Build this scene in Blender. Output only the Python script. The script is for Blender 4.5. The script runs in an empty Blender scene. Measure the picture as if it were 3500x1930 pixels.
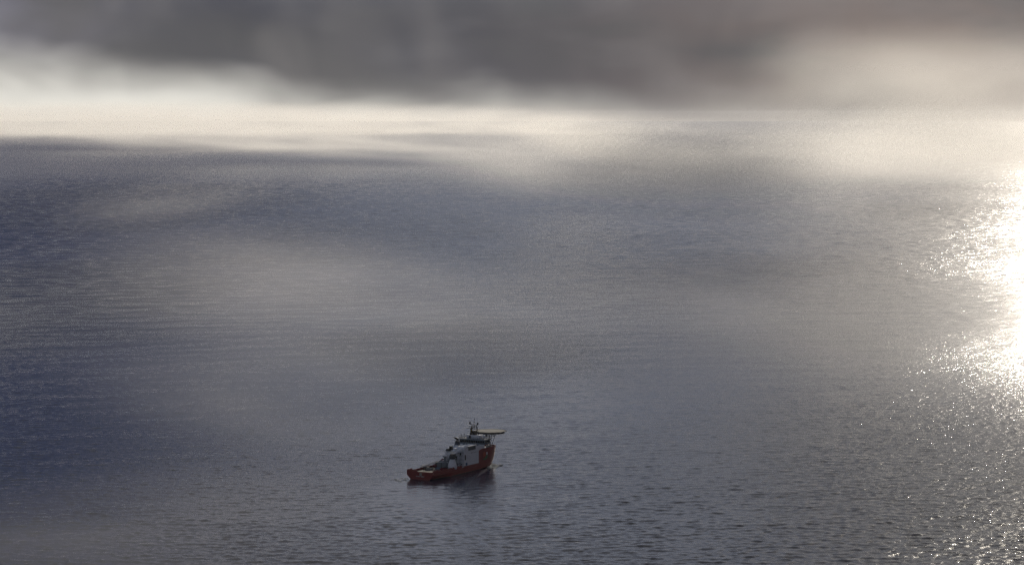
import bpy, bmesh, math, random
import numpy as np
from mathutils import Vector, Matrix

R = math.radians
scene = bpy.context.scene
col = scene.collection

# ------------------------------------------------------------------ camera
CAM_H = 263.0
PITCH = 3.48                      # degrees below the horizon
cam_data = bpy.data.cameras.new("camera")
cam = bpy.data.objects.new("camera", cam_data)
col.objects.link(cam)
cam.location = (0, 0, CAM_H)
cam.rotation_euler = (R(90 - PITCH), 0, 0)
cam_data.sensor_width = 36.0
cam_data.lens = 96.5
cam_data.clip_start = 1.0
cam_data.clip_end = 400000.0
scene.camera = cam

# ------------------------------------------------------------------ exposure, sampling
scene.view_settings.view_transform = 'Standard'
scene.view_settings.look = 'None'
scene.view_settings.exposure = 0.0
scene.view_settings.gamma = 1.0
scene.render.engine = 'CYCLES'
scene.cycles.max_bounces = 6
scene.cycles.volume_bounces = 1
scene.cycles.use_denoising = True
scene.cycles.denoiser = 'OPENIMAGEDENOISE'
scene.cycles.denoising_input_passes = 'RGB_ALBEDO_NORMAL'
scene.cycles.denoising_prefilter = 'NONE'
scene.cycles.use_adaptive_sampling = False
scene.cycles.sample_clamp_indirect = 1.2
scene.cycles.volume_max_steps = 256
scene.cycles.caustics_reflective = False
scene.cycles.caustics_refractive = False

# ------------------------------------------------------------------ sun
SUN_EL, SUN_AZ = 15.0, 13.6        # azimuth clockwise from +Y
sun_data = bpy.data.lights.new("sun", 'SUN')
sun_data.energy = 3.3
sun_data.angle = R(2.2)
sun_data.color = (1.0, 0.90, 0.76)
sun = bpy.data.objects.new("sun", sun_data)
col.objects.link(sun)
sd = Vector((math.sin(R(SUN_AZ)) * math.cos(R(SUN_EL)), math.cos(R(SUN_AZ)) * math.cos(R(SUN_EL)), math.sin(R(SUN_EL))))
sun.rotation_euler = sd.to_track_quat('Z', 'Y').to_euler()
sun.location = (0, 0, 600)


# ------------------------------------------------------------------ node helpers
class NT:
    def __init__(s, tree):
        s.t = tree
        tree.nodes.clear()

    def n(s, kind, **kw):
        nd = s.t.nodes.new(kind)
        for k, v in kw.items():
            setattr(nd, k, v)
        return nd

    def link(s, a, b):
        s.t.links.new(a, b)

    def val(s, sock, v):
        if hasattr(v, 'is_linked') or isinstance(v, bpy.types.NodeSocket):
            s.link(v, sock)
        else:
            sock.default_value = v

    def m(s, op, a, b=None, c=None, clamp=False):
        nd = s.n('ShaderNodeMath', operation=op)
        nd.use_clamp = clamp
        s.val(nd.inputs[0], a)
        if b is not None:
            s.val(nd.inputs[1], b)
        if c is not None:
            s.val(nd.inputs[2], c)
        return nd.outputs[0]

    def smooth(s, x, lo, hi, to0=0.0, to1=1.0):
        nd = s.n('ShaderNodeMapRange', interpolation_type='SMOOTHSTEP')
        s.val(nd.inputs['Value'], x)
        s.val(nd.inputs['From Min'], lo)
        s.val(nd.inputs['From Max'], hi)
        s.val(nd.inputs['To Min'], to0)
        s.val(nd.inputs['To Max'], to1)
        return nd.outputs['Result']

    def mix(s, f, a, b):
        nd = s.n('ShaderNodeMix', data_type='RGBA')
        s.val(nd.inputs[0], f)
        for sock, v in ((nd.inputs[6], a), (nd.inputs[7], b)):
            if isinstance(v, tuple):
                sock.default_value = (v[0], v[1], v[2], 1)
            else:
                s.link(v, sock)
        return nd.outputs[2]

    def noise(s, vec, scale, detail=2.0, rough=0.5, dist=0.0):
        nd = s.n('ShaderNodeTexNoise')
        s.link(vec, nd.inputs['Vector'])
        nd.inputs['Scale'].default_value = scale
        nd.inputs['Detail'].default_value = detail
        nd.inputs['Roughness'].default_value = rough
        nd.inputs['Distortion'].default_value = dist
        return nd.outputs[0]

    def mapping(s, vec, scale=(1, 1, 1), rot=(0, 0, 0), loc=(0, 0, 0)):
        nd = s.n('ShaderNodeMapping')
        s.link(vec, nd.inputs['Vector'])
        nd.inputs['Scale'].default_value = scale
        nd.inputs['Rotation'].default_value = rot
        nd.inputs['Location'].default_value = loc
        return nd.outputs[0]


# ------------------------------------------------------------------ world: clear sky behind a broken cloud deck
world = bpy.data.worlds.new("World")
scene.world = world
world.use_nodes = True
w = NT(world.node_tree)
out = w.n('ShaderNodeOutputWorld')
tc = w.n('ShaderNodeTexCoord')
sep = w.n('ShaderNodeSeparateXYZ')
w.link(tc.outputs['Generated'], sep.inputs[0])
el = w.m('MULTIPLY', w.m('ARCSINE', sep.outputs[2]), 57.2958)
az = w.m('MULTIPLY', w.m('ARCTAN2', sep.outputs[0], sep.outputs[1]), 57.2958)
azc = w.m('MAXIMUM', w.m('MINIMUM', az, 40.0), -40.0)
comb = w.n('ShaderNodeCombineXYZ')
w.link(w.m('MULTIPLY', az, 0.22), comb.inputs[0])
w.link(w.m('MULTIPLY', el, 0.55), comb.inputs[1])
n_soft = w.m('SUBTRACT', w.noise(comb.outputs[0], 1.0, 3.0, 0.45, 0.3), 0.5)
n_fine = w.m('SUBTRACT', w.noise(comb.outputs[0], 2.1, 2.0, 0.4, 0.0), 0.5)
# height of the cloud base above the horizon, in degrees, falling towards the sun side
edge = w.m('ADD', w.m('MULTIPLY', azc, -0.095), 0.12)
edge = w.m('MAXIMUM', edge, -0.15)
x = w.m('SUBTRACT', w.m('ADD', el, w.m('MULTIPLY', n_soft, 1.6)), edge)
x = w.m('ADD', x, w.m('MULTIPLY', n_fine, 0.35))
combv = w.n('ShaderNodeCombineXYZ')
w.link(w.m('MULTIPLY', az, 0.85), combv.inputs[0])
w.link(w.m('MULTIPLY', el, 0.5), combv.inputs[1])
nv = w.m('SUBTRACT', w.noise(combv.outputs[0], 0.6, 2.0, 0.4, 0.5), 0.5)
x = w.m('ADD', x, w.m('MULTIPLY', nv, 0.55))
dark = w.smooth(x, -0.70, 0.70)
band = w.mix(w.smooth(azc, -6, 3), (0.84, 0.815, 0.745), (0.36, 0.35, 0.33))
band = w.mix(w.smooth(azc, 3, 10), band, (0.62, 0.56, 0.50))
base = w.mix(w.smooth(azc, -3, 11), (0.082, 0.082, 0.096), (0.25, 0.205, 0.185))
base = w.mix(w.smooth(azc, -6.0, -11.0), base, (0.185, 0.18, 0.21))
base = w.mix(w.smooth(n_soft, -0.12, 0.2), base, (0.108, 0.106, 0.11))
base = w.mix(w.smooth(w.m('ADD', n_fine, w.m('MULTIPLY', n_soft, 0.6)), 0.0, -0.25, 0.0, 0.15), base, (0.24, 0.235, 0.24))
base = w.mix(w.smooth(nv, -0.05, 0.28, 0.0, 0.32), base, (0.25, 0.235, 0.23))
base = w.mix(w.smooth(nv, 0.0, -0.25, 0.0, 0.3), base, (0.075, 0.074, 0.082))
low = w.mix(dark, w.mix(w.smooth(el, 0.05, 0.45), w.mix(w.smooth(azc, 5.5, 9), w.mix(w.smooth(azc, -3, 3), (0.82, 0.775, 0.69), (0.46, 0.43, 0.395)), (0.60, 0.54, 0.475)), band), base)
# overhead: grey deck, open to blue sky low on the left, thinner near the sun
comb2 = w.n('ShaderNodeCombineXYZ')
w.link(w.m('MULTIPLY', az, 0.035), comb2.inputs[0])
w.link(w.m('MULTIPLY', el, 0.07), comb2.inputs[1])
n_deck = w.noise(comb2.outputs[0], 1.0, 4.0, 0.55, 0.5)
midl = w.mix(w.smooth(el, 9.0, 15.0), (0.016, 0.034, 0.120), (0.16, 0.175, 0.22))
mid = w.mix(w.smooth(azc, -10, 0), midl, (0.31, 0.34, 0.425))
mid = w.mix(w.smooth(azc, 2, 14), mid, (0.50, 0.475, 0.455))
deck = w.mix(w.smooth(n_deck, 0.3, 0.7), (0.118, 0.118, 0.126), (0.195, 0.188, 0.18))
deck = w.mix(w.smooth(w.m('ADD', el, w.m('MULTIPLY', w.m('SUBTRACT', n_deck, 0.5), 8.0)), 12.0, 24.0), mid, deck)
deck = w.mix(w.smooth(w.m('ABSOLUTE', az), 45.0, 85.0), deck, (0.085, 0.09, 0.112))
clouds = w.mix(w.smooth(el, 1.8, 6.0), low, deck)
sky = w.n('ShaderNodeTexSky', sky_type='NISHITA')
sky.sun_disc = False
sky.sun_elevation = R(SUN_EL)
sky.sun_rotation = R(SUN_AZ)
sky.altitude = 260
bg_sky = w.n('ShaderNodeBackground')
w.link(sky.outputs[0], bg_sky.inputs[0])
bg_sky.inputs[1].default_value = 0.10
bg_cloud = w.n('ShaderNodeBackground')
w.link(clouds, bg_cloud.inputs[0])
bg_cloud.inputs[1].default_value = 1.0
cover = w.smooth(w.m('ADD', n_deck, w.m('MULTIPLY', azc, 0.012)), 0.22, 0.5)
cover = w.m('MAXIMUM', cover, w.smooth(el, 45.0, 28.0))
mixs = w.n('ShaderNodeMixShader')
w.link(cover, mixs.inputs[0])
w.link(bg_sky.outputs[0], mixs.inputs[1])
w.link(bg_cloud.outputs[0], mixs.inputs[2])
w.link(mixs.outputs[0], out.inputs[0])


# ------------------------------------------------------------------ materials
def paint(name, colr, rough=0.45, metal=0.0, wear=0.25, scale=0.5, stain=(0.12, 0.07, 0.05)):
    mt = bpy.data.materials.new(name)
    mt.use_nodes = True
    t = NT(mt.node_tree)
    o = t.n('ShaderNodeOutputMaterial')
    p = t.n('ShaderNodeBsdfPrincipled')
    g = t.n('ShaderNodeTexCoord')
    streak = t.noise(t.mapping(g.outputs['Object'], (1.6 * scale, 1.6 * scale, 0.35 * scale)), 1.0, 5.0, 0.6)
    fine = t.noise(g.outputs['Object'], 2.5 * scale, 4.0, 0.6)
    c = t.mix(t.smooth(streak, 0.52, 0.80, 0.0, wear), colr, stain)
    dim = tuple(v * 0.82 for v in colr)
    c = t.mix(t.smooth(fine, 0.35, 0.75, 0.0, 0.5), c, dim)
    t.link(c, p.inputs['Base Color'])
    t.link(t.smooth(fine, 0.2, 0.8, rough - 0.1, rough + 0.15), p.inputs['Roughness'])
    p.inputs['Metallic'].default_value = metal
    t.link(p.outputs[0], o.inputs[0])
    return mt


M = {
    'red': paint('red_hull_paint', (0.21, 0.011, 0.018), 0.42, wear=0.35),
    'white': paint('white_paint', (0.80, 0.81, 0.86), 0.5, wear=0.18),
    'grey': paint('grey_paint', (0.22, 0.25, 0.28), 0.55),
    'darkgrey': paint('dark_grey_paint', (0.07, 0.075, 0.085), 0.55),
    'black': paint('black_paint', (0.018, 0.018, 0.02), 0.5),
    'deck': paint('worn_deck', (0.085, 0.07, 0.06), 0.7, wear=0.5),
    'greendeck': paint('helideck_coating', (0.16, 0.16, 0.145), 0.75),
    'glass': paint('dark_window_glass', (0.012, 0.015, 0.018), 0.15, wear=0.0),
    'steel': paint('galvanised_steel', (0.36, 0.37, 0.38), 0.45, metal=0.3),
    'blue': paint('blue_paint', (0.06, 0.15, 0.28), 0.5),
    'green': paint('green_paint', (0.02, 0.16, 0.07), 0.5, wear=0.0),
    'orange': paint('orange_red_paint', (0.42, 0.07, 0.03), 0.5, wear=0.0),
    'yellow': paint('yellow_paint', (0.55, 0.38, 0.05), 0.5),
    'waterline_shade': paint('dark_waterline_shade', (0.05, 0.022, 0.02), 0.5),
}


# ------------------------------------------------------------------ mesh builder (ship axes: x starboard, y forward, z up)
class MB:
    def __init__(s):
        s.v = []
        s.f = []

    def add(s, vs, fs):
        o = len(s.v)
        s.v += [tuple(p) for p in vs]
        s.f += [tuple(i + o for i in q) for q in fs]
        return s

    def box(s, x0, x1, y0, y1, z0, z1, top=0.0):
        """box whose top face is drawn in by TOP on every side"""
        vs = [(x0, y0, z0), (x1, y0, z0), (x1, y1, z0), (x0, y1, z0),
              (x0 + top, y0 + top, z1), (x1 - top, y0 + top, z1), (x1 - top, y1 - top, z1), (x0 + top, y1 - top, z1)]
        return s.add(vs, [(3, 2, 1, 0), (4, 5, 6, 7), (0, 1, 5, 4), (1, 2, 6, 5), (2, 3, 7, 6), (3, 0, 4, 7)])

    def tube(s, a, b, r, r2=None, n=6):
        a, b = Vector(a), Vector(b)
        r2 = r if r2 is None else r2
        d = (b - a)
        if d.length < 1e-6:
            return s
        q = d.to_track_quat('Z', 'Y').to_matrix()
        vs = []
        for p, rr in ((a, r), (b, r2)):
            for i in range(n):
                t = 2 * math.pi * i / n
                vs.append(p + q @ Vector((rr * math.cos(t), rr * math.sin(t), 0)))
        fs = [(i, (i + 1) % n, n + (i + 1) % n, n + i) for i in range(n)]
        fs += [tuple(range(n - 1, -1, -1)), tuple(range(n, 2 * n))]
        return s.add(vs, fs)

    def path(s, pts, r, n=6):
        for a, b in zip(pts, pts[1:]):
            s.tube(a, b, r, None, n)
        return s

    def lathe(s, c, prof, n=20, axis=None):
        """rings (radius, height) about an axis through c"""
        c = Vector(c)
        q = (axis or Vector((0, 0, 1))).to_track_quat('Z', 'Y').to_matrix()
        vs = []
        for r, h in prof:
            for i in range(n):
                t = 2 * math.pi * (i + 0.5) / n
                vs.append(c + q @ Vector((r * math.cos(t), r * math.sin(t), h)))
        fs = []
        for k in range(len(prof) - 1):
            for i in range(n):
                j = (i + 1) % n
                fs.append((k * n + i, k * n + j, (k + 1) * n + j, (k + 1) * n + i))
        fs.append(tuple(range(n - 1, -1, -1)))
        fs.append(tuple(range((len(prof) - 1) * n, len(prof) * n)))
        return s.add(vs, fs)

    def loft(s, rings, close=False):
        n = len(rings[0])
        vs = [p for r_ in rings for p in r_]
        fs = []
        for k in range(len(rings) - 1):
            for i in range(n if close else n - 1):
                j = (i + 1) % n
                fs.append((k * n + i, (k + 1) * n + i, (k + 1) * n + j, k * n + j))
        return s.add(vs, fs)

    def rail(s, pts, h=1.1, step=2.0, r=0.05, rows=3):
        for a, b in zip(pts, pts[1:]):
            a, b = Vector(a), Vector(b)
            k = max(1, int((b - a).length / step))
            for i in range(k + 1):
                p = a.lerp(b, i / k)
                s.tube(p, p + Vector((0, 0, h)), r, None, 4)
            for j in range(rows):
                o = Vector((0, 0, h * (j + 1) / rows))
                s.tube(a + o, b + o, r * 0.8, None, 4)
        return s

    def build(s, name, mat, parent=None, smooth=False, bevel=0.0):
        me = bpy.data.meshes.new(name)
        me.from_pydata(s.v, [], s.f)
        me.materials.append(M[mat] if isinstance(mat, str) else mat)
        bm = bmesh.new()
        bm.from_mesh(me)
        bmesh.ops.remove_doubles(bm, verts=bm.verts, dist=1e-4)
        bmesh.ops.recalc_face_normals(bm, faces=bm.faces)
        bm.to_mesh(me)
        bm.free()
        if smooth:
            for p in me.polygons:
                p.use_smooth = True
        ob = bpy.data.objects.new(name, me)
        col.objects.link(ob)
        if parent is not None:
            ob.parent = parent
        if bevel:
            md = ob.modifiers.new('bevel', 'BEVEL')
            md.width = bevel
            md.segments = 2
            md.limit_method = 'ANGLE'
        return ob


def tag(o, label=None, cat=None, group=None, kind=None):
    if label:
        o['label'] = label
    if cat:
        o['category'] = cat
    if group:
        o['group'] = group
    if kind:
        o['kind'] = kind
    return o


# ------------------------------------------------------------------ sea
rng = np.random.default_rng(11)


def wave_tile(n, L, lam_p, hs, lam_min, lam_max, main_dir, spread, seed):
    g = np.random.default_rng(seed)
    k1 = 2 * np.pi * np.fft.fftfreq(n, L / n)
    kx, ky = np.meshgrid(k1, k1, indexing='ij')
    k = np.hypot(kx, ky)
    k[0, 0] = 1e9
    kp = 2 * np.pi / lam_p
    th = np.arctan2(ky, kx) - main_dir
    S = k ** -4.0 * np.exp(-1.25 * (kp / k) ** 2) * (np.cos(th / 2) ** 2) ** spread
    S[(k > 2 * np.pi / lam_min) | (k < 2 * np.pi / lam_max)] = 0
    ph = g.uniform(0, 2 * np.pi, (n, n))
    amp = np.sqrt(S) * g.rayleigh(1, (n, n))
    h = np.real(np.fft.ifft2(amp * np.exp(1j * ph)))
    return h * (hs / 4 / h.std())


TILES = []
for (n, L, lp, hs, l0, l1, dr, sp, sdd) in (
        (1024, 1131.0, 13, 0.74, 2.6, 90, R(-80), 6.0, 3),
        (768, 673.0, 7.5, 0.48, 2.2, 40, R(-108), 4.0, 5),
        (512, 1877.0, 120, 0.4, 40, 300, R(-60), 8.0, 8),
        (512, 2311.0, 52, 2.1, 24, 160, R(-86), 6.0, 12)):
    TILES.append((wave_tile(n, L, lp, hs, l0, l1, dr, sp, sdd), n, L))


def sample(tile, n, L, X, Y):
    u = (X / L * n) % n
    v = (Y / L * n) % n
    i = np.floor(u).astype(int) % n
    j = np.floor(v).astype(int) % n
    fu, fv = u - np.floor(u), v - np.floor(v)
    i1, j1 = (i + 1) % n, (j + 1) % n
    return (tile[i, j] * (1 - fu) * (1 - fv) + tile[i1, j] * fu * (1 - fv) + tile[i, j1] * (1 - fu) * fv + tile[i1, j1] * fu * fv)


TH = R(28.0)                      # ship's heading, clockwise from +Y
SHIP = Vector((-66.6, 1975.0, 0.0))


def ship_local(X, Y):
    dx, dy = X - SHIP.x, Y - SHIP.y
    f = dx * math.sin(TH) + dy * math.cos(TH)
    s_ = dx * math.cos(TH) - dy * math.sin(TH)
    return s_, f


ys = [1380.0]
while ys[-1] < 14000:
    ys.append(ys[-1] + 1.8 * (ys[-1] / 1500) ** 1.28)
ys = np.array(ys)
NX = 1300
us = np.linspace(-1, 1, NX)
Y = np.repeat(ys[:, None], NX, 1)
X = us[None, :] * (0.27 * Y)
Z = np.zeros_like(X)
ca = 0
for (tl, n, L) in TILES:
    dY = 1.8 * (Y / 1500) ** 1.28
    lp_ = {1131.0: 13, 673.0: 7.5, 1877.0: 120, 2311.0: 70}[L]
    Z += sample(tl, n, L, X + 0.13 * Y, Y) * np.clip(1.5 - 3.4 * dY / lp_, 0, 1) * (np.clip((Y - 3000) / 4500, 0, 1) if L == 2311.0 else 1.0)
# calmer, smoothed water on the lee side of the hull
sl, fl = ship_local(X, Y)
lee = np.exp(-((X - SHIP.x - 15) / 62) ** 2) * np.exp(-(np.minimum(0, Y - SHIP.y - 20) / 190) ** 2) * np.exp(-(np.maximum(0, Y - SHIP.y - 40) / 40) ** 2)
Z *= 1 - 0.7 * lee
# wake: bow wave crests fanning out to both sides, and ripples pushed off the starboard side
for side in (1, -1):
    a = fl - 104.0
    for m_, (off, ampl) in enumerate(((0, 0.8), (7, 0.6), (14, 0.45), (22, 0.35), (31, 0.25))):
        d = side * sl - 2 + 0.36 * (a + off)           # distance from the crest line
        fade = np.clip((-a - off) / 6, 0, 1) * np.exp(-np.maximum(0, -a - off) / 150) * (side * sl > 1)
        Z += ampl * fade * np.exp(-(d / 1.7) ** 2) - 0.6 * ampl * fade * np.exp(-((d - 3.2) / 2.2) ** 2)
edge_f = np.clip((1 - np.abs(us)) / 0.05, 0, 1)[None, :] * np.clip((Y - ys[0]) / 40, 0, 1) * np.clip((ys[-1] - Y) / 3000, 0, 1)
Z *= edge_f
nr = len(ys)
verts = np.stack([X, Y, Z], -1).reshape(-1, 3)
ii = (np.arange(nr - 1)[:, None] * NX + np.arange(NX - 1)[None, :]).reshape(-1)
quads = np.stack([ii, ii + 1, ii + NX + 1, ii + NX], -1)
# flat outer water to the horizon, sharing the patch's straight edges
B = 120000.0
nb = len(verts)
extra = np.array([(-B, -B, 0), (B, -B, 0), (B, B, 0), (-B, B, 0)], float)
c0, c1, c2, c3 = 0, NX - 1, nr * NX - 1, (nr - 1) * NX
ring = [(nb, nb + 1, c1, c0), (nb + 1, nb + 2, c2, c1), (nb + 2, nb + 3, c3, c2), (nb + 3, nb, c0, c3)]
verts = np.concatenate([verts, extra])
faces = np.concatenate([quads, np.array(ring)])
me = bpy.data.meshes.new('sea')
me.vertices.add(len(verts))
me.vertices.foreach_set('co', verts.astype(np.float32).ravel())
me.loops.add(faces.size)
me.loops.foreach_set('vertex_index', faces.astype(np.int32).ravel())
me.polygons.add(len(faces))
me.polygons.foreach_set('loop_start', np.arange(0, faces.size, 4, dtype=np.int32))
me.polygons.foreach_set('loop_total', np.full(len(faces), 4, np.int32))
me.polygons.foreach_set('use_smooth', np.concatenate([np.ones(len(quads), bool), np.zeros(4, bool)]))
me.update(calc_edges=True)
sea = bpy.data.objects.new('sea', me)
col.objects.link(sea)
tag(sea, kind='structure')

mt = bpy.data.materials.new('sea_water')
mt.use_nodes = True
t = NT(mt.node_tree)
o = t.n('ShaderNodeOutputMaterial')
p = t.n('ShaderNodeBsdfPrincipled')
geo = t.n('ShaderNodeNewGeometry')
pos = geo.outputs['Position']
p.inputs['Base Color'].default_value = (0.005, 0.015, 0.050, 1)
p.inputs['IOR'].default_value = 1.333
p.inputs['Roughness'].default_value = 0.14
# wind patches: cat's paws where the small waves stand steeper, slicks where they lie down
patch = t.noise(t.mapping(pos, (1 / 420, 1 / 900, 0), (0, 0, R(-18))), 1.0, 3.0, 0.5, 0.4)
gust = t.smooth(patch, 0.3, 0.7, 0.75, 1.25)
edge_n = t.m('MULTIPLY', t.m('SUBTRACT', t.noise(t.mapping(pos, (1 / 260, 1 / 700, 0)), 1.0, 3.0, 0.55), 0.5), 0.9)
for (gx, gy, rx_, ry_, up) in ((-720, 3950, 330, 1600, 1.7), (-60, 3060, 190, 600, 1.5), (-1300, 8500, 800, 3000, 1.5), (-350, 6300, 380, 1500, 0.6)):
    sq = t.n('ShaderNodeSeparateXYZ')
    t.link(t.mapping(pos, (1 / rx_, 1 / ry_, 0), (0, 0, 0), (-gx / rx_, -gy / ry_, 0)), sq.inputs[0])
    rr_ = t.m('SQRT', t.m('ADD', t.m('POWER', sq.outputs[0], 2.0), t.m('POWER', sq.outputs[1], 2.0)))
    gust = t.m('ADD', gust, t.smooth(t.m('ADD', rr_, edge_n), 1.1, 0.35, 0.0, up))
spy = t.n('ShaderNodeSeparateXYZ')
t.link(pos, spy.inputs[0])
far_w = t.smooth(spy.outputs[1], 2200.0, 5000.0)
# slick water beside and astern of the ship
loc = t.mapping(pos, (1, 1, 1), (0, 0, 0), (-(SHIP.x + 18), -(SHIP.y - 150), 0))
sp = t.n('ShaderNodeSeparateXYZ')
t.link(t.mapping(loc, (1 / 62, 1 / 230, 0)), sp.inputs[0])
rad = t.m('SQRT', t.m('ADD', t.m('POWER', sp.outputs[0], 2.0), t.m('POWER', sp.outputs[1], 2.0)))
wob = t.noise(pos, 0.02, 3.0, 0.5)
slick = t.smooth(t.m('ADD', rad, t.m('MULTIPLY', t.m('SUBTRACT', wob, 0.5), 1.2)), 0.55, 1.15, 0.4, 1.0)
h1 = t.noise(t.mapping(pos, (1 / 2.4, 1 / 1.5, 0), (0, 0, R(8))), 1.0, 4.0, 0.62, 0.2)
h2 = t.noise(t.mapping(pos, (1 / 11.0, 1 / 6.0, 0), (0, 0, R(-14))), 1.0, 3.0, 0.55, 0.3)
hh = t.m('ADD', t.m('MULTIPLY', h1, 0.2), t.m('MULTIPLY', h2, 0.42))
h3 = t.noise(t.mapping(pos, (1 / 26.0, 1 / 13.0, 0), (0, 0, R(-10))), 1.0, 2.0, 0.5, 0.3)
hh = t.m('ADD', hh, t.m('MULTIPLY', t.m('MULTIPLY', h3, 1.8), far_w))
hh = t.m('MULTIPLY', t.m('MULTIPLY', hh, gust), slick)
bp = t.n('ShaderNodeBump')
bp.inputs['Strength'].default_value = 1.0
bp.inputs['Distance'].default_value = 1.0
t.link(hh, bp.inputs['Height'])
t.link(bp.outputs[0], p.inputs['Normal'])
t.link(p.outputs[0], o.inputs[0])
me.materials.append(mt)

# ------------------------------------------------------------------ ship
ship = bpy.data.objects.new('supply_ship', None)
col.objects.link(ship)
ship.location = SHIP
ship.rotation_euler = (0, 0, -TH)
tag(ship, 'red hulled offshore supply ship with white superstructure and helideck over its bow', 'ship')

FC = 68.5                         # forecastle starts here
ZB = 5.8


def ztop(f):
    if f <= 76:
        return 14.3 + 1.0 * math.sin((f - 68.5) / 7.5 * math.pi / 2)
    if f <= 92:
        return 15.3
    return 15.3 - 1.3 * min(1, (f - 92) / 18) ** 1.3


def half(f, z):
    """half breadth of the hull at station f, height z"""
    k = max(0.0, min(1.0, z / 16.5)) ** 0.4
    f0 = 66 + 16 * k
    F = 105 + 5 * k
    if z < 0:
        F -= 0.25 * (-z)
    b = 11.0
    if f > f0:
        tt = min(1.0, (f - f0) / (F - f0))
        pe = 1.75 + 0.55 * k
        b *= max(0.0, 1 - tt ** pe) ** (0.85 - 0.25 * k)
    if z < 3.2:                   # the stern tucks in towards the waterline
        a = max(0.0, 1 - f / 26)
        b -= (3.2 - z) * 1.0 * a ** 0.6 if f < 26 else 0
    if z < 0:
        b -= 0.3 * (-z)
    return max(b, 0.02)


def stations(z, a, b, n):
    k = max(0.0, min(1.0, z / 16.5)) ** 0.4
    F = 105 + 5 * k - (0.25 * -z if z < 0 else 0)
    b = min(b, F)
    return [a + (b - a) * (1 - (1 - i / (n - 1)) ** 1.35) for i in range(n)]


zs_low = [-3.5, -1.2, 0, 0.8, 1.8, 3.2, 4.5, ZB]
hull = MB()
for sg in (1, -1):
    rings = []
    for z in zs_low:
        rings.append([(sg * half(f, z), f, z) for f in stations(z, 0.0, 200, 60)])
    hull.loft(rings)
    # forecastle side
    rings = []
    for j in range(9):
        q = j / 8
        ring_ = []
        for i in range(50):
            e = 1 - (1 - i / 49) ** 1.5
            # lowest ring meets the main hull's rail
            zt = ZB
            for _ in range(3):
                k = min(1, zt / 16.5) ** 0.4
                f = FC + (105 + 5 * k - FC) * e
                zt = ZB + (ztop(f) - ZB) * q
            ring_.append((sg * half(f, zt), f, zt))
        rings.append(ring_)
    hull.loft(rings)
    top = rings[-1]
    inner = [(sg * max(0.0, abs(x_) - 0.35), y_ - (0.35 if i > 40 else 0), z_) for i, (x_, y_, z_) in enumerate(top)]
    innerlow = [(x_, y_, z_ - 1.6) for (x_, y_, z_) in inner]
    hull.loft([top, inner, innerlow])
    # main rail: inner face of the bulwark
    fs_ = [i * FC / 30 for i in range(31)]
    hull.loft([[(sg * half(f, ZB), f, ZB) for f in fs_], [(sg * (half(f, ZB) - 0.3), f, ZB) for f in fs_], [(sg * (half(f, ZB) - 0.3), f, 4.4) for f in fs_]])
    # raised corner of the stern bulwark
    w0 = half(0, ZB)
    hull.box(sg * w0 - (0.45 if sg > 0 else 0), sg * w0 + (0 if sg > 0 else 0.45), 0.0, 7.5, ZB + 0.003, 7.0, 0.05)
# transom
rows = [[(-half(0, z), 0, z), (-half(0, z) * 0.5, 0, z), (0, 0, z), (half(0, z) * 0.5, 0, z), (half(0, z), 0, z)] for z in zs_low]
hull.loft(rows)
hull.box(-10.6, -2.5, 0.002, 0.4, ZB + 0.003, 6.9, 0.04)
hull.box(-10.5, 10.5, 0.003, 0.35, 4.4, ZB - 0.002)
# closing face of the forecastle
hull.add([(-10.9, FC, 4.5), (10.9, FC, 4.5), (10.9, FC, 14.2), (-10.9, FC, 14.2)], [(0, 1, 2, 3)])
hull_o = hull.build('hull', 'red', ship)
# thin rubbing strakes
st = MB()
for z_ in (3.0, 4.6):
    for sg in (1, -1):
        pts = [(sg * (half(f, z_) + 0.03), f, z_) for f in [2 + i * 3 for i in range(23)]]
        st.path(pts, 0.13, 4)
st.build('fender_strake', 'red', hull_o)
# dark band, painting in the shade along the waterline
bt = MB()
for sg in (1, -1):
    bt.loft([[(sg * (half(f, z) + 0.025), f, z) for f in stations(z, 0.1, 200, 50)] for z in (-0.6, 0.0, 0.55)])
bt.build('waterline_shade_band', 'waterline_shade', hull_o)


def side_patch(poly, z0, z1, name, mat):
    """painted mark on the starboard bow, following the plating; poly = list of (f0, f1, z0, z1) strips"""
    b = MB()
    for (fa, fb, za, zb) in poly:
        n = 5
        b.loft([[(half(fa + (fb - fa) * i / n, z) + 0.05, fa + (fb - fa) * i / n, z) for i in range(n + 1)] for z in (za, (za + zb) / 2, zb)])
    return b.build(name, mat, hull_o)


side_patch([(75.2, 79.0, 9.2, 11.6), (75.8, 78.4, 11.6, 12.6)], 0, 0, 'emblem_block', 'orange')
side_patch([(75.5, 80.2, 6.6, 7.6), (80.6, 81.8, 7.4, 10.2), (82.6, 83.3, 7.4, 10.0), (78.8, 80.6, 7.6, 9.0)], 0, 0, 'emblem_bars', 'green')
side_patch([(80.2, 82.2, 11.3, 11.9), (80.2, 80.8, 10.2, 11.3), (81.6, 82.2, 10.2, 11.3), (80.9, 81.5, 9.9, 10.5)], 0, 0, 'emblem_ring', 'white')


def stern_text(body, size, x_, z_, name):
    cu = bpy.data.curves.new(name, 'FONT')
    cu.body = body
    cu.size = size
    cu.align_x = 'CENTER'
    cu.extrude = 0.02
    tmp = bpy.data.objects.new('tmp', cu)
    col.objects.link(tmp)
    dg = bpy.context.evaluated_depsgraph_get()
    me_ = bpy.data.meshes.new_from_object(tmp.evaluated_get(dg))
    bpy.data.objects.remove(tmp)
    me_.materials.clear()
    me_.materials.append(M['white'])
    ob = bpy.data.objects.new(name, me_)
    col.objects.link(ob)
    ob.parent = hull_o
    ob.location = (x_, -0.04, z_)
    ob.rotation_euler = (R(90), 0, 0)
    return ob


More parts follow.
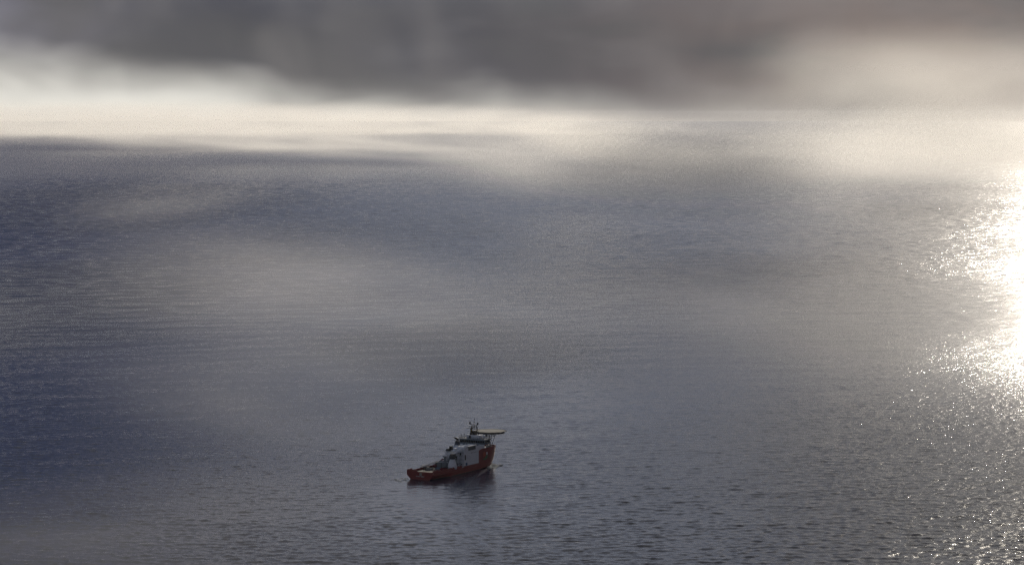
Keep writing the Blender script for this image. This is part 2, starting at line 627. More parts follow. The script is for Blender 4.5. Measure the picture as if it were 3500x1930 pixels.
stern_text('OCEAN', 0.95, -1.75, 2.05, 'ship_name')
stern_text('SHIELD', 0.95, 2.1, 2.05, 'ship_name')
lad = MB()
for k in range(5):
    lad.box(-0.5, 1.6, -0.05, -0.005, 2.95 + k * 0.42, 3.2 + k * 0.42)
lad.build('draught_marks', 'steel', hull_o)

# decks
dk = MB()
fs_ = [0.36 + i * (FC - 0.4) / 30 for i in range(31)]
dk.loft([[(-(half(f, 4.5) - 0.32), f, 4.45) for f in fs_], [(half(f, 4.5) - 0.32, f, 4.45) for f in fs_]])
dk.build('main_deck', 'deck', ship)
fd = MB()
fs_ = [FC + 0.05 + i * (108.6 - FC) / 24 for i in range(25)]
fd.loft([[(-max(0.01, half(f, 15) - 0.4), f, ztop(f) - 1.55) for f in fs_], [(max(0.01, half(f, 15) - 0.4), f, ztop(f) - 1.55) for f in fs_]])
fd.build('foredeck', 'white', ship)
# mooring winches and bollards on the foredeck
for sg in (-1, 1):
    fw = MB()
    fw.tube((sg * 2.5, 96, 14.2), (sg * 6.5, 96, 14.2), 0.9, None, 10)
    fw.box(sg * 4.4 - 0.5, sg * 4.4 + 0.5, 95, 97.2, 13.2, 15.3)
    fw.build('mooring_winch', 'steel', ship)
    fw = MB()
    fw.tube((sg * 4, 101, 12.6), (sg * 4, 101, 14.4), 0.35, None, 8)
    fw.build('bollard', 'steel', ship)

# superstructure
ss = MB()
ss.box(3.2, 11.03, 46.0, FC - 0.02, 5.2, 17.9)             # starboard block
ss.box(-3.0, 3.2, 54.0, FC - 0.02, 4.5, 17.0)              # centre block
ss.box(-11.03, -3.0, 57.0, FC - 0.02, 9.6, 13.9)
ss.box(-2.9, 3.1, 50.5, 53.98, 9.2, 15.6)
ss.box(3.4, 10.6, 48.5, 66.0, 17.9, 19.2)           # port upper block
ss.box(-10.2, -3.0, 61.0, FC - 0.02, 4.5, 9.6)             # port lower block
ss.box(-10.4, 10.4, FC, 79.0, 12.0, 17.7)
ss_o = ss.build('superstructure', 'white', ship, bevel=0.12)
lv = MB()
lv.box(11.035, 11.35, 52.5, 63.0, 16.2, 19.0)
lv_o = lv.build('louvre_panel', 'darkgrey', ss_o)
ls = MB()
for k in range(3):
    ls.box(11.345, 11.42, 52.9, 62.6, 16.6 + k * 0.8, 16.85 + k * 0.8)
for k in range(4):
    ls.box(11.40, 11.46, 53.4 + k * 2.6, 53.6 + k * 2.6, 16.3, 18.9)
ls.build('louvre_grille', 'grey', lv_o)
dr = MB()
dr.box(11.035, 11.12, 47.0, 48.7, 9.6, 13.4)
dr.build('side_door', 'black', ss_o)
for k in range(2):
    rp = MB()
    f_ = 50.4 + k * 2.2
    rp.add([(11.1, f_, 13.2), (11.1, f_ + 1.5, 13.2), (11.6, f_ + 3.3, 10.4), (11.6, f_ + 1.8, 10.4),
            (11.2, f_, 13.3), (11.2, f_ + 1.5, 13.3), (11.75, f_ + 3.3, 10.4), (11.75, f_ + 1.8, 10.4)],
           [(0, 1, 2, 3), (4, 5, 6, 7), (0, 1, 5, 4), (1, 2, 6, 5), (2, 3, 7, 6), (3, 0, 4, 7)])
    rp.build('slanted_panel', 'white', ss_o)
bx = MB()
bx.box(11.04, 11.5, 48.5, 50.2, 5.6, 7.6)
bx.build('locker', 'blue', ss_o)
# ports along the side wall, two dim rows
for k in range(5):
    pw = MB()
    pw.lathe((11.02, 57 + k * 2.2, 14.0), [(0.34, 0), (0.34, 0.05)], 12, Vector((1, 0, 0)))
    pw.build('porthole', 'glass', ss_o)
# ledges, pipes and dark openings of the aft face
for z_ in (7.2, 9.8, 12.4, 15.0):
    af = MB()
    af.box(-2.9, 10.9, 44.6, 45.98, z_, z_ + 0.22)
    af.build('aft_gallery', 'grey', ss_o)
for z_ in (7.42, 10.02, 12.62, 15.22):
    ar = MB()
    ar.rail([(-2.8, 44.7, z_), (10.8, 44.7, z_)], 1.0, 1.7, 0.06, 2)
    ar.build('gallery_rail', 'steel', ss_o)
for q in ((3.5, 10.8, 45.9, 45.995, 5.3, 7.1), (4.2, 5.2, 45.9, 45.995, 10.1, 12.2), (7.4, 8.6, 45.9, 45.995, 12.7, 14.8), (-2.6, 3.0, 53.9, 53.995, 4.6, 9.0)):
    ad = MB()
    ad.box(*q)
    ad.build('aft_opening', 'black', ss_o)
# machinery clutter on the stepped roof aft of the bridge
rnd = random.Random(4)
for k in range(16):
    rc = MB()
    x_, f_ = rnd.uniform(-9.5, 9.8), rnd.uniform(57.5, 74)
    z_ = 17.9 if x_ > 3.2 else (17.02 if x_ > -3 else 13.92)
    if f_ > 67.5:
        z_ = 17.72
    h_ = rnd.uniform(0.6, 2.0)
    rc.box(x_ - rnd.uniform(0.4, 1.2), x_ + rnd.uniform(0.4, 1.2), f_, f_ + rnd.uniform(0.8, 2.0), z_, z_ + h_, 0.08)
    rc.build('roof_machinery', 'grey', ss_o)
rr = MB()
rr.rail([(10.9, 50, 17.92), (10.9, 78.5, 17.92)], 1.1, 1.8, 0.05)
rr.rail([(-10.9, 57.2, 13.92), (-3.1, 57.2, 13.92)], 1.1, 1.2, 0.08)
rr.rail([(-10.9, 57.2, 13.92), (-10.9, 68.3, 13.92)], 1.1, 1.5, 0.07)
rr.build('roof_rail', 'darkgrey', ss_o)
# dark screened store on the port block with a pale rounded housing behind it
ps = MB()
ps.box(-10.8, -6.6, 58.0, 60.5, 13.94, 15.6)
for k in range(6):
    ps.tube((-10.6 + 0.75 * k, 57.7, 13.94), (-10.6 + 0.75 * k, 57.7, 16.0), 0.12, None, 5)
ps.box(-10.3, -7.6, 61.0, 63.2, 13.94, 17.4, 0.3)
ps.build('screened_store', 'black', ss_o)
vh = MB()
vh.lathe((-8.2, 64.6, 15.7), [(0.3, -0.2), (1.3, 0.2), (1.6, 1.0), (1.6, 5.6), (1.3, 6.4), (0.3, 6.8)], 14, Vector((1, 0.05, 0)))
vh.build('rounded_housing', 'white', ss_o, smooth=True)

# funnel with its bent exhaust pipes
fn = MB()
fn.box(-9.6, -6.6, 68.7, 71.6, 17.72, 20.4, 0.25)
fn_o = fn.build('funnel', 'darkgrey', ship)
for k in range(3):
    e = MB()
    x_ = -9.1 + 1.0 * k
    e.path([(x_, 70.4, 20.3), (x_, 70.2, 21.6), (x_ - 1.0, 68.2, 23.2)], 0.36, 8)
    e.build('exhaust_pipe', 'black', fn_o)

# bridge
br = MB()
br.box(-11.2, 11.2, 78.0, 87.0, 17.72, 18.5)
br.box(-10.6, 10.6, 78.5, 86.5, 18.5, 20.7, -0.25)
br.box(-11.3, 11.3, 77.8, 87.2, 20.7, 21.6, 0.1)
br_o = br.build('bridge', 'grey', ship, bevel=0.05)
for k in range(11):
    bw = MB()
    x_ = -10.5 + k * 1.92
    bw.add([(x_, 78.42, 18.7), (x_ + 1.7, 78.42, 18.7), (x_ + 1.7, 78.26, 20.55), (x_, 78.26, 20.55)], [(0, 1, 2, 3)])
    bw.build('bridge_window', 'glass', br_o)
for k in range(4):
    bw = MB()
    f_ = 78.9 + k * 1.9
    bw.add([(10.68, f_, 18.7), (10.68, f_ + 1.7, 18.7), (10.87, f_ + 1.7, 20.55), (10.87, f_, 20.55)], [(0, 1, 2, 3)])
    bw.build('bridge_window', 'glass', br_o)
brl = MB()
brl.rail([(-11.1, 77.9, 21.6), (11.1, 77.9, 21.6), (11.1, 87, 21.6), (-11.1, 87, 21.6), (-11.1, 77.9, 21.6)], 1.2, 1.5, 0.06)
brl.build('bridge_rail', 'darkgrey', br_o)
for (x_, f_, h_) in ((-10.4, 80, 3.2), (-9.2, 79, 2.6), (-8.0, 80.5, 3.8), (-6.8, 79.5, 2.4), (10.3, 86, 1.6), (9, 84, 2.2)):
    an = MB()
    an.tube((x_, f_, 21.6), (x_, f_, 21.6 + h_), 0.09, 0.05, 5)
    an.lathe((x_, f_, 21.6 + h_ * 0.7), [(0.12, 0), (0.34, 0.15), (0.34, 0.4), (0.1, 0.6)], 8)
    an.build('antenna', 'darkgrey', br_o)
for (x_, f_, r_) in ((7.4, 83.5, 1.15), (-4.5, 87.2, 0.9)):
    dm = MB()
    dm.tube((x_, f_, 21.55), (x_, f_, 22.6), 0.3, None, 8)
    dm.lathe((x_, f_, 22.2), [(r_ * 0.55, 0), (r_ * 0.9, r_ * 0.35), (r_, r_ * 0.9), (r_ * 0.86, r_ * 1.4), (r_ * 0.5, r_ * 1.8), (0.1, r_ * 1.95)], 14)
    dm.build('satellite_dome', 'white', br_o, smooth=True)
uh = MB()
uh.box(-5.4, 5.6, 79.5, 86.0, 21.62, 24.3, 0.06)
uh_o = uh.build('upper_house', 'white', ship, bevel=0.08)
ud = MB()
ud.box(-3.4, -1.8, 79.42, 79.52, 21.8, 23.8)
ud.build('door', 'black', uh_o)

# mast
ms = MB()
for sg in (-1, 1):
    for f_ in (80.3, 83.2):
        ms.tube((sg * 3.0, f_, 24.3), (sg * 1.9, 81.6, 31.8), 0.30, 0.16, 6)
    for k in range(4):
        z_ = 25.2 + 1.6 * k
        ms.tube((-3.0 + 0.24 * k, 80.5, z_), (3.0 - 0.24 * k, 80.5, z_ + 0.9), 0.09, None, 5)
ms.box(-2.7, -2.0, 80.1, 82.6, 24.32, 29.2, 0.15)
ms.box(-1.2, 1.4, 80.6, 83, 24.32, 27.4, 0.2)
ms.tube((0, 81.6, 28.5), (0, 81.6, 36.2), 0.2, 0.09, 6)
ms.lathe((0, 81.6, 35.6), [(0.1, 0), (0.36, 0.2), (0.36, 0.6), (0.1, 0.9)], 8)
ms.lathe((0, 81.6, 33.5), [(0.1, 0), (0.5, 0.2), (0.5, 0.5), (0.1, 0.8)], 8)
ms_o = ms.build('mast', 'black', ship)
for (z_, wd, tilt) in ((28.6, 6.4, -0.25), (30.1, 4.3, -0.1), (31.9, 4.0, -0.15)):
    y_ = MB()
    y_.tube((-wd, 81.4, z_ - tilt * 2), (wd * 0.75, 81.4, z_ + tilt), 0.2, 0.16, 6)
    y_.build('yard', 'black', ms_o)
for (x_, z_) in ((-3.6, 32.2), (3.0, 31.8)):
    for_ = MB()
    for_.lathe((x_, 81.4, z_), [(0.25, 0), (0.4, 0.3), (0.55, 0.9), (0.4, 1.6), (0.1, 1.9)], 8)
    for_.tube((x_ - 0.5, 81.4, z_), (x_ - 0.6, 81.4, z_ + 2.6), 0.08, 0.05, 5)
    for_.tube((x_ + 0.6, 81.4, z_), (x_ + 0.7, 81.4, z_ + 1.9), 0.08, 0.05, 5)
    for_.build('radome', 'black', ms_o)
for (z_, x_) in ((29.3, -1.0), (30.6, 0.6)):
    rd = MB()
    rd.box(x_ - 1.7, x_ + 1.7, 80.5, 80.8, z_, z_ + 0.35)
    rd.tube((x_, 81.5, z_ - 0.6), (x_, 80.65, z_), 0.15, None, 6)
    rd.build('radar_scanner', 'black', ms_o)
lm = MB()
lm.lathe((-1.5, 80.0, 27.2), [(0.15, 0), (0.35, 0.15), (0.35, 0.5), (0.12, 0.7)], 8)
lm.build('floodlight', 'yellow', ms_o)

# helideck
HC = Vector((0, 107, 24.7))
hd = MB()
hd.lathe(HC, [(11.2, -0.75), (11.9, -0.5), (12.0, -0.1), (11.85, 0)], 8)
hd_o = hd.build('helideck', 'greendeck', ship)
hn = MB()
for k in range(8):
    a0, a1 = math.pi / 4 * (k + 0.5), math.pi / 4 * (k + 1.5)
    def rp_(a, r, z):
        return (HC.x + r * math.cos(a), HC.y + r * math.sin(a), HC.z + z)
    hn.add([rp_(a0, 12.0, -0.3), rp_(a1, 12.0, -0.3), rp_(a1, 13.2, 0.0), rp_(a0, 13.2, 0.0),
            rp_(a0, 12.0, -0.36), rp_(a1, 12.0, -0.36), rp_(a1, 13.2, -0.06), rp_(a0, 13.2, -0.06)],
           [(0, 1, 2, 3), (7, 6, 5, 4), (2, 3, 7, 6), (0, 1, 5, 4), (1, 2, 6, 5), (0, 3, 7, 4)])
hn.build('safety_net_rim', 'darkgrey', hd_o)
ht = MB()
for x_ in (-8, -4, 0, 4, 8):
    ln = math.sqrt(max(1, 11.0 ** 2 - x_ ** 2))
    ht.box(x_ - 0.15, x_ + 0.15, HC.y - ln, HC.y + ln, HC.z - 1.35, HC.z - 0.76)
for f_ in (-8, -4, 0, 4, 8):
    ln = math.sqrt(max(1, 11.0 ** 2 - f_ ** 2))
    ht.box(-ln, ln, HC.y + f_ - 0.14, HC.y + f_ + 0.14, HC.z - 1.9, HC.z - 1.353)
for x_ in (-6, -2, 2, 6):
    for (fa, fb) in ((97.5, 100), (100, 103), (103, 100), (103, 106.5)):
        ht.tube((x_, fa, HC.z - 1.9), (x_ * 0.9, fb, HC.z - 3.5), 0.13, None, 5)
    ht.tube((x_ * 0.9, 97.5, HC.z - 3.4), (x_ * 0.9, 106, HC.z - 3.4), 0.15, None, 5)
ht.build('deck_truss', 'steel', hd_o)
for (xa, fa, xb, fb) in ((-0.6, 107.4, -2.2, 109.5), (0.6, 107.4, 2.6, 111), (-6, 95, -6, 98), (6.0, 95, 6.0, 98.5)):
    hp = MB()
    hp.tube((xa, fa, ztop(fa) - 1.55), (xb, fb, HC.z - 1.35), 0.24, 0.2, 8)
    hp.build('support_strut', 'darkgrey', hd_o)
hl = MB()
hl.box(-4.5, 4.5, 87.2, 95.2, 21.7, 22.0)
hl.box(-3.5, 3.5, 92, 95.4, 22.0, 23.6)
for k in range(7):
    hl.tube((-4 + k * 1.3, 95, 22), (-4 + k * 1.3, 95.5, HC.z - 0.8), 0.12, None, 5)
hl.build('access_platform', 'grey', hd_o)

# crane
cp = MB()
cp.lathe((8.2, 33.5, 4.46), [(3.0, 0), (3.35, 0.7), (3.3, 2.0), (2.95, 3.8), (2.4, 5.6), (2.0, 6.8), (1.8, 7.4)], 20)
cp_o = cp.build('crane_pedestal', 'white', ship, smooth=True)
ch = MB()
ch.lathe((8.2, 33.5, 11.87), [(2.1, 0), (2.1, 0.7)], 20)
ch.box(6.5, 10.0, 32.4, 36, 12.58, 15.6, 0.2)
ch.box(6.1, 6.9, 33, 35.2, 13.0, 15.0, 0.1)
ch_o = ch.build('crane_house', 'darkgrey', cp_o, bevel=0.08)
cj = MB()
A, Bp = Vector((8.2, 34.8, 14.9)), Vector((9.6, 53.5, 19.9))
for (dx, dz, r_) in ((-0.5, -0.5, 0.22), (0.5, -0.5, 0.22), (-0.5, 0.5, 0.22), (0.5, 0.5, 0.22)):
    cj.tube(A + Vector((dx, 0, dz)), Bp + Vector((dx * 0.6, 0, dz * 0.6)), r_, 0.16, 6)
for k in range(10):
    u0, u1 = k / 10, (k + 1) / 10
    P, Q = A.lerp(Bp, u0), A.lerp(Bp, u1)
    for sx in (-0.45, 0.45):
        cj.tube(P + Vector((sx, 0, -0.45)), Q + Vector((sx, 0, 0.45)), 0.1, None, 4)
    cj.tube(P + Vector((-0.45, 0, 0.45)), Q + Vector((0.45, 0, 0.45)), 0.1, None, 4)
cj.build('crane_jib', 'white', cp_o)
ck = MB()
K0, K1 = Vector((8.4, 35.5, 15.4)), Vector((6.2, 47.5, 14.6))
ck.tube(K0, K1, 0.5, 0.4, 8)
ck.tube(K1, K1 + Vector((0, 0.6, -3.8)), 0.3, 0.2, 6)
ck.build('knuckle_boom', 'steel', cp_o)

# white lattice tower against the aft corner of the superstructure
lt = MB()
tx, tf, hw, zb, zt_ = 9.2, 44.0, 1.9, 4.46, 13.2
cs = [(tx - hw, tf - 1.0), (tx + hw, tf - 1.0), (tx + hw, tf + 1.4), (tx - hw, tf + 1.4)]
for (a_, b_) in cs:
    lt.tube((a_, b_, zb), (a_, b_, zt_), 0.17, None, 6)
nb_ = 5
for k in range(nb_):
    z0, z1 = zb + (zt_ - zb) * k / nb_, zb + (zt_ - zb) * (k + 1) / nb_
    for q in range(4):
        a_, b_ = cs[q], cs[(q + 1) % 4]
        lt.tube((a_[0], a_[1], z0), (b_[0], b_[1], z1), 0.11, None, 5)
        lt.tube((b_[0], b_[1], z0), (a_[0], a_[1], z1), 0.11, None, 5)
        lt.tube((a_[0], a_[1], z1), (b_[0], b_[1], z1), 0.11, None, 5)
lt.build('lattice_tower', 'white', ship)

# grey deck column with lamps
dc = MB()
dc.tube((0.4, 36.5, 4.45), (0.4, 36.5, 12.4), 1.15, 0.95, 12)
dc.box(-0.9, 1.9, 35.4, 37.6, 12.4, 13.0, 0.05)
dc.rail([(-0.8, 35.5, 13.0), (1.8, 35.5, 13.0), (1.8, 37.5, 13.0)], 1.0, 0.9, 0.06)
dc_o = dc.build('deck_column', 'grey', ship)
for (x_, f_, z_) in ((-0.6, 35.2, 13.4), (2.2, 35.6, 10.6), (2.4, 36, 8.6), (1.9, 35.5, 13.5)):
    dl = MB()
    dl.lathe((x_, f_, z_), [(0.12, -0.3), (0.42, -0.15), (0.42, 0.3), (0.15, 0.5)], 8)
    dl.build('lamp_housing', 'white', dc_o)

# port side: cargo rail with stanchions, tall at the forward end, and a red handling frame
cr = MB()
for k in range(17):
    f_ = 19 + k * 1.75
    h_ = 1.2 + 1.2 * max(0, (k - 5) / 11)
    cr.tube((-10.75, f_, 4.45), (-10.75, f_, ZB + h_), 0.16, None, 5)
pr = [(-10.75, 19 + k * 1.75, ZB + 1.2 + 1.2 * max(0, (k - 5) / 11)) for k in range(17)]
cr.path(pr, 0.13, 5)
cr.path([(p_[0], p_[1], p_[2] - 0.6) for p_ in pr], 0.1, 5)
cr.build('cargo_rail', 'black', ship)
for k in range(8):
    cr2 = MB()
    f_ = 2.0 + k * 5.5
    cr2.box(10.35, 10.68, f_, f_ + 4.2, ZB + 0.003, ZB + 0.35 + 0.1 * (k % 2))
    cr2.build('rail_capping', 'red', ship)
hf = MB()
hf.path([(-9.4, 48, 4.5), (-9.4, 47, 8.3), (-7.6, 47, 9.4), (-5.2, 47.5, 8.8), (-4.6, 48.5, 4.5)], 0.42, 6)
hf.box(-9.6, -5.4, 48, 51.5, 4.46, 7.9, 0.15)
hf.tube((-9.2, 46.6, 8.4), (-6.0, 46.6, 8.0), 0.3, None, 6)
hf.build('handling_frame', 'red', ship)
# winches, lockers and hose gear crowding the deck under the superstructure
rnd = random.Random(21)
for k, (x_, f_, w_, d_, h_, mat_) in enumerate(((-9.2, 40, 2.0, 3.0, 3.0, 'darkgrey'), (-6.6, 41.5, 2.2, 2.6, 4.2, 'grey'), (-3.6, 42.5, 2.4, 3.0, 3.2, 'white'), (-1.0, 42, 1.8, 2.4, 5.0, 'grey'),
        (1.6, 42.5, 2.0, 2.2, 3.6, 'darkgrey'), (3.8, 41, 1.6, 2.0, 4.6, 'white'), (5.2, 42.2, 1.2, 1.6, 6.4, 'grey'), (-8.8, 53, 3.2, 3.2, 5.4, 'white'), (-5.0, 54, 2.6, 2.4, 6.6, 'grey'),
        (-8.6, 35.5, 2.4, 2.8, 1.8, 'red'), (9.4, 24.5, 1.6, 4.0, 1.5, 'grey'), (-8.6, 24, 2.6, 3.4, 1.4, 'darkgrey'))):
    dm_ = MB()
    dm_.box(x_ - w_ / 2, x_ + w_ / 2, f_, f_ + d_, 4.455, 4.455 + h_, 0.1)
    dm_.tube((x_ - w_ * 0.3, f_ + d_ * 0.5, 4.4 + h_), (x_ - w_ * 0.3, f_ + d_ * 0.5, 4.455 + h_ + rnd.uniform(0.5, 1.6)), 0.14, None, 5)
    dm_.tube((x_ - w_ * 0.45, f_ + 0.02, 4.455 + h_ * 0.6), (x_ + w_ * 0.45, f_ + 0.02, 4.455 + h_ * 0.6), min(0.55, h_ * 0.3), None, 10)
    dm_.build('deck_machinery', mat_, ship)
# stern frames and roller
sf = MB()
for (x_, f_) in ((-4.6, 13), (-3.2, 13.2), (-1.8, 13.4)):
    sf.tube((x_, f_, 4.45), (x_, f_, 7.6), 0.16, None, 5)
sf.tube((-4.6, 13, 7.6), (-1.8, 13.4, 7.6), 0.18, None, 5)
sf.tube((-1.8, 13.4, 7.6), (2.6, 16, 6.2), 0.14, None, 5)
sf.build('stern_frame', 'darkgrey', ship)


# ---- loose gear standing on the aft deck: things of their own
def on_ship(s_, f_, z_):
    return SHIP + Vector((s_ * math.cos(TH) + f_ * math.sin(TH), -s_ * math.sin(TH) + f_ * math.cos(TH), z_))


def deck_thing(name, label, cat, s_, f_, z_, rot=0.0, group=None):
    e = bpy.data.objects.new(name, None)
    col.objects.link(e)
    e.location = on_ship(s_, f_, z_)
    e.rotation_euler = (0, 0, -TH + rot)
    tag(e, label, cat, group)
    return e


def container(label, s_, f_, wx, wy, hz, mat):
    e = deck_thing('container', label, 'container', s_, f_, 4.46, 0, 'steel containers on the aft deck')
    b = MB()
    n = 14
    b.box(-wx / 2 + 0.08, wx / 2 - 0.08, 0.08, wy - 0.08, 0.16, hz - 0.1)
    for k in range(n):
        x_ = -wx / 2 + 0.25 + (wx - 0.5) * k / (n - 1)
        b.box(x_ - 0.06, x_ + 0.06, 0.02, 0.079, 0.3, hz - 0.3)
    b.build('body', mat, e)
    c = MB()
    for sx in (-1, 1):
        for yy in (0, wy - 0.2):
            c.box(sx * wx / 2 - (0.2 if sx > 0 else 0), sx * wx / 2 + (0 if sx > 0 else 0.2), yy, yy + 0.2, 0, hz)
    for yy in (0.012, wy - 0.188):
        for zz in (0.01, hz - 0.19):
            c.box(-wx / 2 + 0.19, wx / 2 - 0.19, yy, yy + 0.18, zz, zz + 0.18)
    for sx in (-1, 1):
        c.box(sx * wx / 2 - (0.19 if sx > 0 else -0.01), sx * wx / 2 + (-0.01 if sx > 0 else 0.19), 0.19, wy - 0.19, 0.015, 0.17)
    c.build('corner_frame', 'darkgrey', e)
    d = MB()
    for sx in (-0.22, 0.22):
        d.tube((sx, -0.02, 0.3), (sx, -0.02, hz - 0.3), 0.04, None, 5)
    d.build('door_bar', 'steel', e)
    return e


container('grey steel container on the aft deck, the one nearer the red handling frame', -2.6, 32.5, 3.9, 7.0, 4.3, 'grey')
container('grey steel container on the aft deck, the one nearer the white crane pedestal', 1.9, 32.3, 4.6, 7.0, 4.5, 'grey')
re_ = deck_thing('cable_reel', 'round pale cable reel lying flat in front of the grey containers', 'reel', 0.2, 26.5, 4.46)
b = MB()
b.lathe((0, 0, 0), [(2.1, 0.0), (2.1, 0.16), (1.2, 0.2), (1.2, 0.95), (2.1, 1.0), (2.1, 1.16), (0.4, 1.2)], 24)
b.build('drum', 'blue', re_)
b = MB()
b.lathe((0, 0, 0.22), [(1.22, 0), (1.85, 0.05), (1.85, 0.66), (1.22, 0.7)], 24)
b.build('cable', 'steel', re_)
for (lab, s_, f_, wx, wy, hz, mat) in (
        ('low red cargo skid on the aft deck near the starboard rail', 5.4, 22.0, 3.0, 5.0, 1.5, 'red'),
        ('pale low equipment basket on the aft deck behind the stern frame', -4.5, 20.0, 4.0, 4.2, 1.6, 'steel'),
        ('dark cargo basket on the aft deck beside the round cable reel', 4.6, 28.6, 2.6, 3.0, 1.7, 'darkgrey')):
    e = deck_thing('cargo_basket', lab, 'cargo basket', s_, f_, 4.46)
    b = MB()
    b.box(-wx / 2, wx / 2, 0, wy, 0, 0.3)
    for sx in (-wx / 2, wx / 2 - 0.15):
        b.box(sx, sx + 0.15, 0, wy, 0.3, hz)
    for yy in (0, wy - 0.15):
        b.box(-wx / 2 + 0.15, wx / 2 - 0.15, yy, yy + 0.15, 0.3, hz * 0.8)
    b.build('frame', mat, e)
    b = MB()
    for k in range(3):
        b.box(-wx / 2 + 0.3 + k * (wx - 0.6) / 3, -wx / 2 + 0.2 + (k + 1) * (wx - 0.6) / 3, 0.4, wy - 0.5, 0.31, 0.5 + 0.35 * ((k * 7) % 3))
    b.build('load', 'grey', e)

# white water at the bow and along the stern corner
fm = bpy.data.materials.new('foam')
fm.use_nodes = True
t = NT(fm.node_tree)
o = t.n('ShaderNodeOutputMaterial')
p = t.n('ShaderNodeBsdfPrincipled')
p.inputs['Base Color'].default_value = (0.75, 0.78, 0.8, 1)
p.inputs['Roughness'].default_value = 0.7
g = t.n('ShaderNodeTexCoord')
bmp = t.n('ShaderNodeBump')
bmp.inputs['Distance'].default_value = 0.4
t.link(t.noise(g.outputs['Object'], 1.2, 4.0, 0.6), bmp.inputs['Height'])
t.link(bmp.outputs[0], p.inputs['Normal'])
tr_ = t.n('ShaderNodeBsdfTranslucent')                # froth lets the low sun through
tr_.inputs['Color'].default_value = (0.85, 0.87, 0.88, 1)
ms_ = t.n('ShaderNodeMixShader')
ms_.inputs[0].default_value = 0.75
t.link(p.outputs[0], ms_.inputs[1])
t.link(tr_.outputs[0], ms_.inputs[2])
t.link(ms_.outputs[0], o.inputs[0])
foam = MB()
rnd = random.Random(9)


def froth(s_, f_, r_, h_):
    c = on_ship(s_, f_, 0.2)
    n = 9
    prof = []
    vs = [(c.x, c.y, c.z + h_)]
    for k in range(n):
        a = 2 * math.pi * k / n
        q = r_ * rnd.uniform(0.6, 1.25)
        vs.append((c.x + q * math.cos(a), c.y + 0.8 * q * math.sin(a), c.z + h_ * 0.35 * rnd.random()))
    for k in range(n):
        a = 2 * math.pi * k / n
        q = r_ * rnd.uniform(1.2, 1.6)
        vs.append((c.x + q * math.cos(a), c.y + 0.8 * q * math.sin(a), c.z - 0.7))
    fs = [(0, 1 + k, 1 + (k + 1) % n) for k in range(n)]
    fs += [(1 + k, 1 + n + k, 1 + n + (k + 1) % n, 1 + (k + 1) % n) for k in range(n)]
    foam.add(vs, fs)


for k in range(22):
    u = k / 28
    f_ = 106.5 - 16 * u
    froth(half(f_, 0.2) + 0.5 + 3.4 * u + rnd.uniform(-0.4, 0.6), f_, rnd.uniform(0.25, 0.55) * (1 - 0.5 * u), rnd.uniform(0.2, 0.6) * (1 - 0.7 * u))
for k in range(5):
    froth(-9.8 + rnd.uniform(-2.5, 0.8), rnd.uniform(-4, 2), rnd.uniform(0.3, 0.8), rnd.uniform(0.1, 0.35))
def streak(x_, y_, lx, ly, h_):
    n = 10
    vs = [(x_, y_, h_ + 0.25)]
    for q, zz in ((0.6, 0.2), (1.25, -0.8)):
        for k in range(n):
            a = 2 * math.pi * k / n
            j_ = rnd.uniform(0.7, 1.3)
            vs.append((x_ + lx * q * j_ * math.cos(a), y_ + ly * q * j_ * math.sin(a), h_ * (1 if zz > 0 else 0) + zz))
    fs = [(0, 1 + k, 1 + (k + 1) % n) for k in range(n)]
    fs += [(1 + k, 1 + n + k, 1 + n + (k + 1) % n, 1 + (k + 1) % n) for k in range(n)]
    foam.add(vs, fs)


for k in range(46):
    f_ = rnd.uniform(82, 105)
    c = on_ship(half(f_, 0.2) + 0.8 + abs(rnd.gauss(0, 3.8)), f_, 0)
    streak(c.x, c.y, rnd.uniform(0.7, 2.4), rnd.uniform(0.2, 0.5), rnd.uniform(0.3, 0.6))
for k in range(22):
    c = on_ship(-10.5 + rnd.gauss(-3, 4), rnd.gauss(-7, 5), 0)
    streak(c.x, c.y, rnd.uniform(0.5, 1.8), rnd.uniform(0.2, 0.45), rnd.uniform(0.05, 0.3))
fo = foam.build('foam', fm, None, smooth=True)
tag(fo, 'white broken water at the red bow and stern corner', 'foam', kind='stuff')

# ------------------------------------------------------------------ haze and drifting mist
def vol_material(name, dens, g_, colr):
    m_ = bpy.data.materials.new(name)
    m_.use_nodes = True
    t_ = NT(m_.node_tree)
    o_ = t_.n('ShaderNodeOutputMaterial')
    v_ = t_.n('ShaderNodeVolumePrincipled')
    v_.inputs['Color'].default_value = (*colr, 1)
    v_.inputs['Anisotropy'].default_value = g_
    v_.inputs['Density'].default_value = dens
    t_.link(v_.outputs[0], o_.inputs['Volume'])
    return m_, t_, v_


m_, t_, v_ = vol_material('thin_haze', 0.0000030, 0.3, (0.93, 0.95, 1.0))
hz = MB()
hz.box(-70000, 70000, -6000, 118000, -12, 420)
ho = hz.build('haze', m_)
tag(ho, kind='stuff')


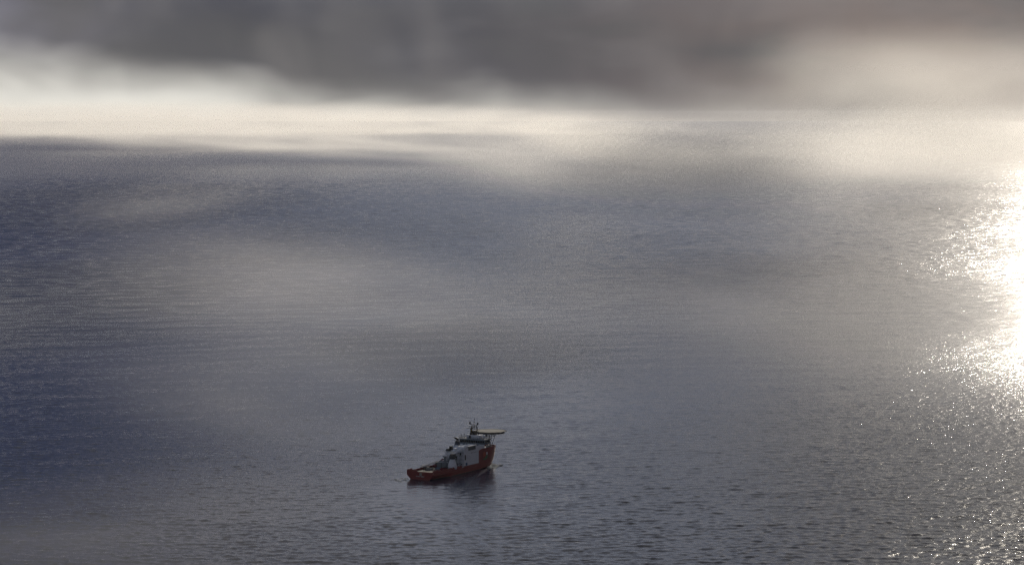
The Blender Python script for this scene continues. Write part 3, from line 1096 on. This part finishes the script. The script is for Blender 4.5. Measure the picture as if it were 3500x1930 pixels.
def mist(name, loc, size, dens, seed, g_=0.45, colr=(0.97, 0.96, 0.94), lumps=(1.6, 1.6, 1.6), cut=0.30):
    m_, t_, v_ = vol_material('mist_' + str(seed), 0.0, g_, colr)
    tc_ = t_.n('ShaderNodeTexCoord')
    ob_ = tc_.outputs['Object']
    ln = t_.n('ShaderNodeVectorMath', operation='LENGTH')
    t_.link(ob_, ln.inputs[0])
    nz = t_.noise(t_.mapping(ob_, lumps, (0, 0, 0), (seed * 3.7, seed * 1.3, seed)), 1.0, 2.0, 0.5, 0.2)
    fall = t_.smooth(ln.outputs['Value'], 1.0, 0.05)
    d = t_.m('MULTIPLY', fall, t_.smooth(nz, cut, 0.72))
    t_.link(t_.m('MULTIPLY', d, dens), v_.inputs['Density'])
    b = MB()
    b.lathe((0, 0, 0), [(math.cos(R(a)), math.sin(R(a))) for a in (-86, -60, -35, -12, 12, 35, 60, 86)], 18)
    ob = b.build(name, m_)
    ob.scale = size
    ob.location = loc
    tag(ob, kind='stuff')
    return ob


MIST = [
    # x, y, z, rx, ry, rz, tilt, optical depth through the middle, lumps along x y z, noise cut
    (-5600, 42000, 60, 10500, 10500, 460, 0, 4.8, (14, 4, 2.6), 0.22),      # far banks along the left horizon
    (-5200, 27000, 70, 2600, 5000, 120, 0, 0.45, (5, 3, 2.0), 0.2),
    (-2300, 21000, 80, 2300, 2600, 150, 3, 1.1, (3, 2, 2.0), 0.25),
    (-1000, 15000, 120, 1500, 2200, 120, 3, 1.0, (3, 2, 2.0), 0.25),
    (3900, 17000, 60, 3600, 6500, 330, 0, 2.2, (6, 5, 1.8), 0.2),         # far banks along the right horizon
    (900, 13000, 80, 1700, 2800, 190, 2, 1.2, (3, 2, 2.0), 0.2),
    (1900, 10500, 140, 1100, 1800, 200, 3, 1.4, (2.4, 2, 1.8), 0.25),
    (1400, 9000, 320, 1000, 1300, 300, 0, 1.15, (1.8, 1.5, 1.3), 0.2),     # bright fog under the sun
    (175, 8000, 205, 360, 700, 80, 5, 0.9, (1.6, 1.6, 1.2), 0.2),         # bright spot mid horizon
    (280, 5400, 165, 600, 1100, 120, 5, 0.95, (1.6, 1.4, 1.6), 0.2),      # veil mid
    (750, 5800, 180, 560, 1100, 95, 3, 0.45, (1.6, 1.4, 1.6), 0.2),
    (-205, 2600, 95, 290, 380, 82, 8, 0.27, (1.3, 1.2, 1.4), 0.12),       # nearer, thinner veils
    (330, 2500, 66, 330, 420, 74, 6, 0.36, (1.3, 1.2, 1.5), 0.15),
    (-420, 3300, 160, 190, 400, 36, -6, 0.13, (1.5, 1.2, 1.5), 0.2),
    (-190, 2150, 48, 210, 300, 50, 7, 0.14, (1.3, 1.2, 1.5), 0.2),
    (340, 1950, 40, 220, 280, 55, 5, 0.25, (1.5, 1.2, 1.5), 0.2),
    (-190, 1540, 12, 360, 240, 58, 0, 0.14, (1.5, 1.2, 1.5), 0.2),
]
for i, (x_, y_, z_, rx, ry, rz, tilt, tau, lumps, cut) in enumerate(MIST):
    mo = mist('mist', (x_, y_, z_), (rx, ry, rz), tau / (0.9 * ry), i + 1, 0.4, lumps=lumps, cut=cut)
    mo.rotation_euler = (0, R(tilt), 0)

# low cloud overhead, above the picture: it keeps the sun off the nearer water
cl = mist('cloud', (2300, 4520, 860), (1900, 2000, 170), 0.06, 40, 0.3, (0.98, 0.98, 0.98), (2.2, 2.2, 2.2), 0.15)
cl.data.materials[0].cycles.volume_step_rate = 0.2
# smaller cloud added out of view: its shadow darkens the middle of the sea on the right
cl2 = mist('cloud', (1040, 8500, 940), (330, 1300, 130), 0.05, 53, 0.3, (0.98, 0.98, 0.98), (2.2, 2.2, 2.2), 0.15)
cl2.data.materials[0].cycles.volume_step_rate = 0.2
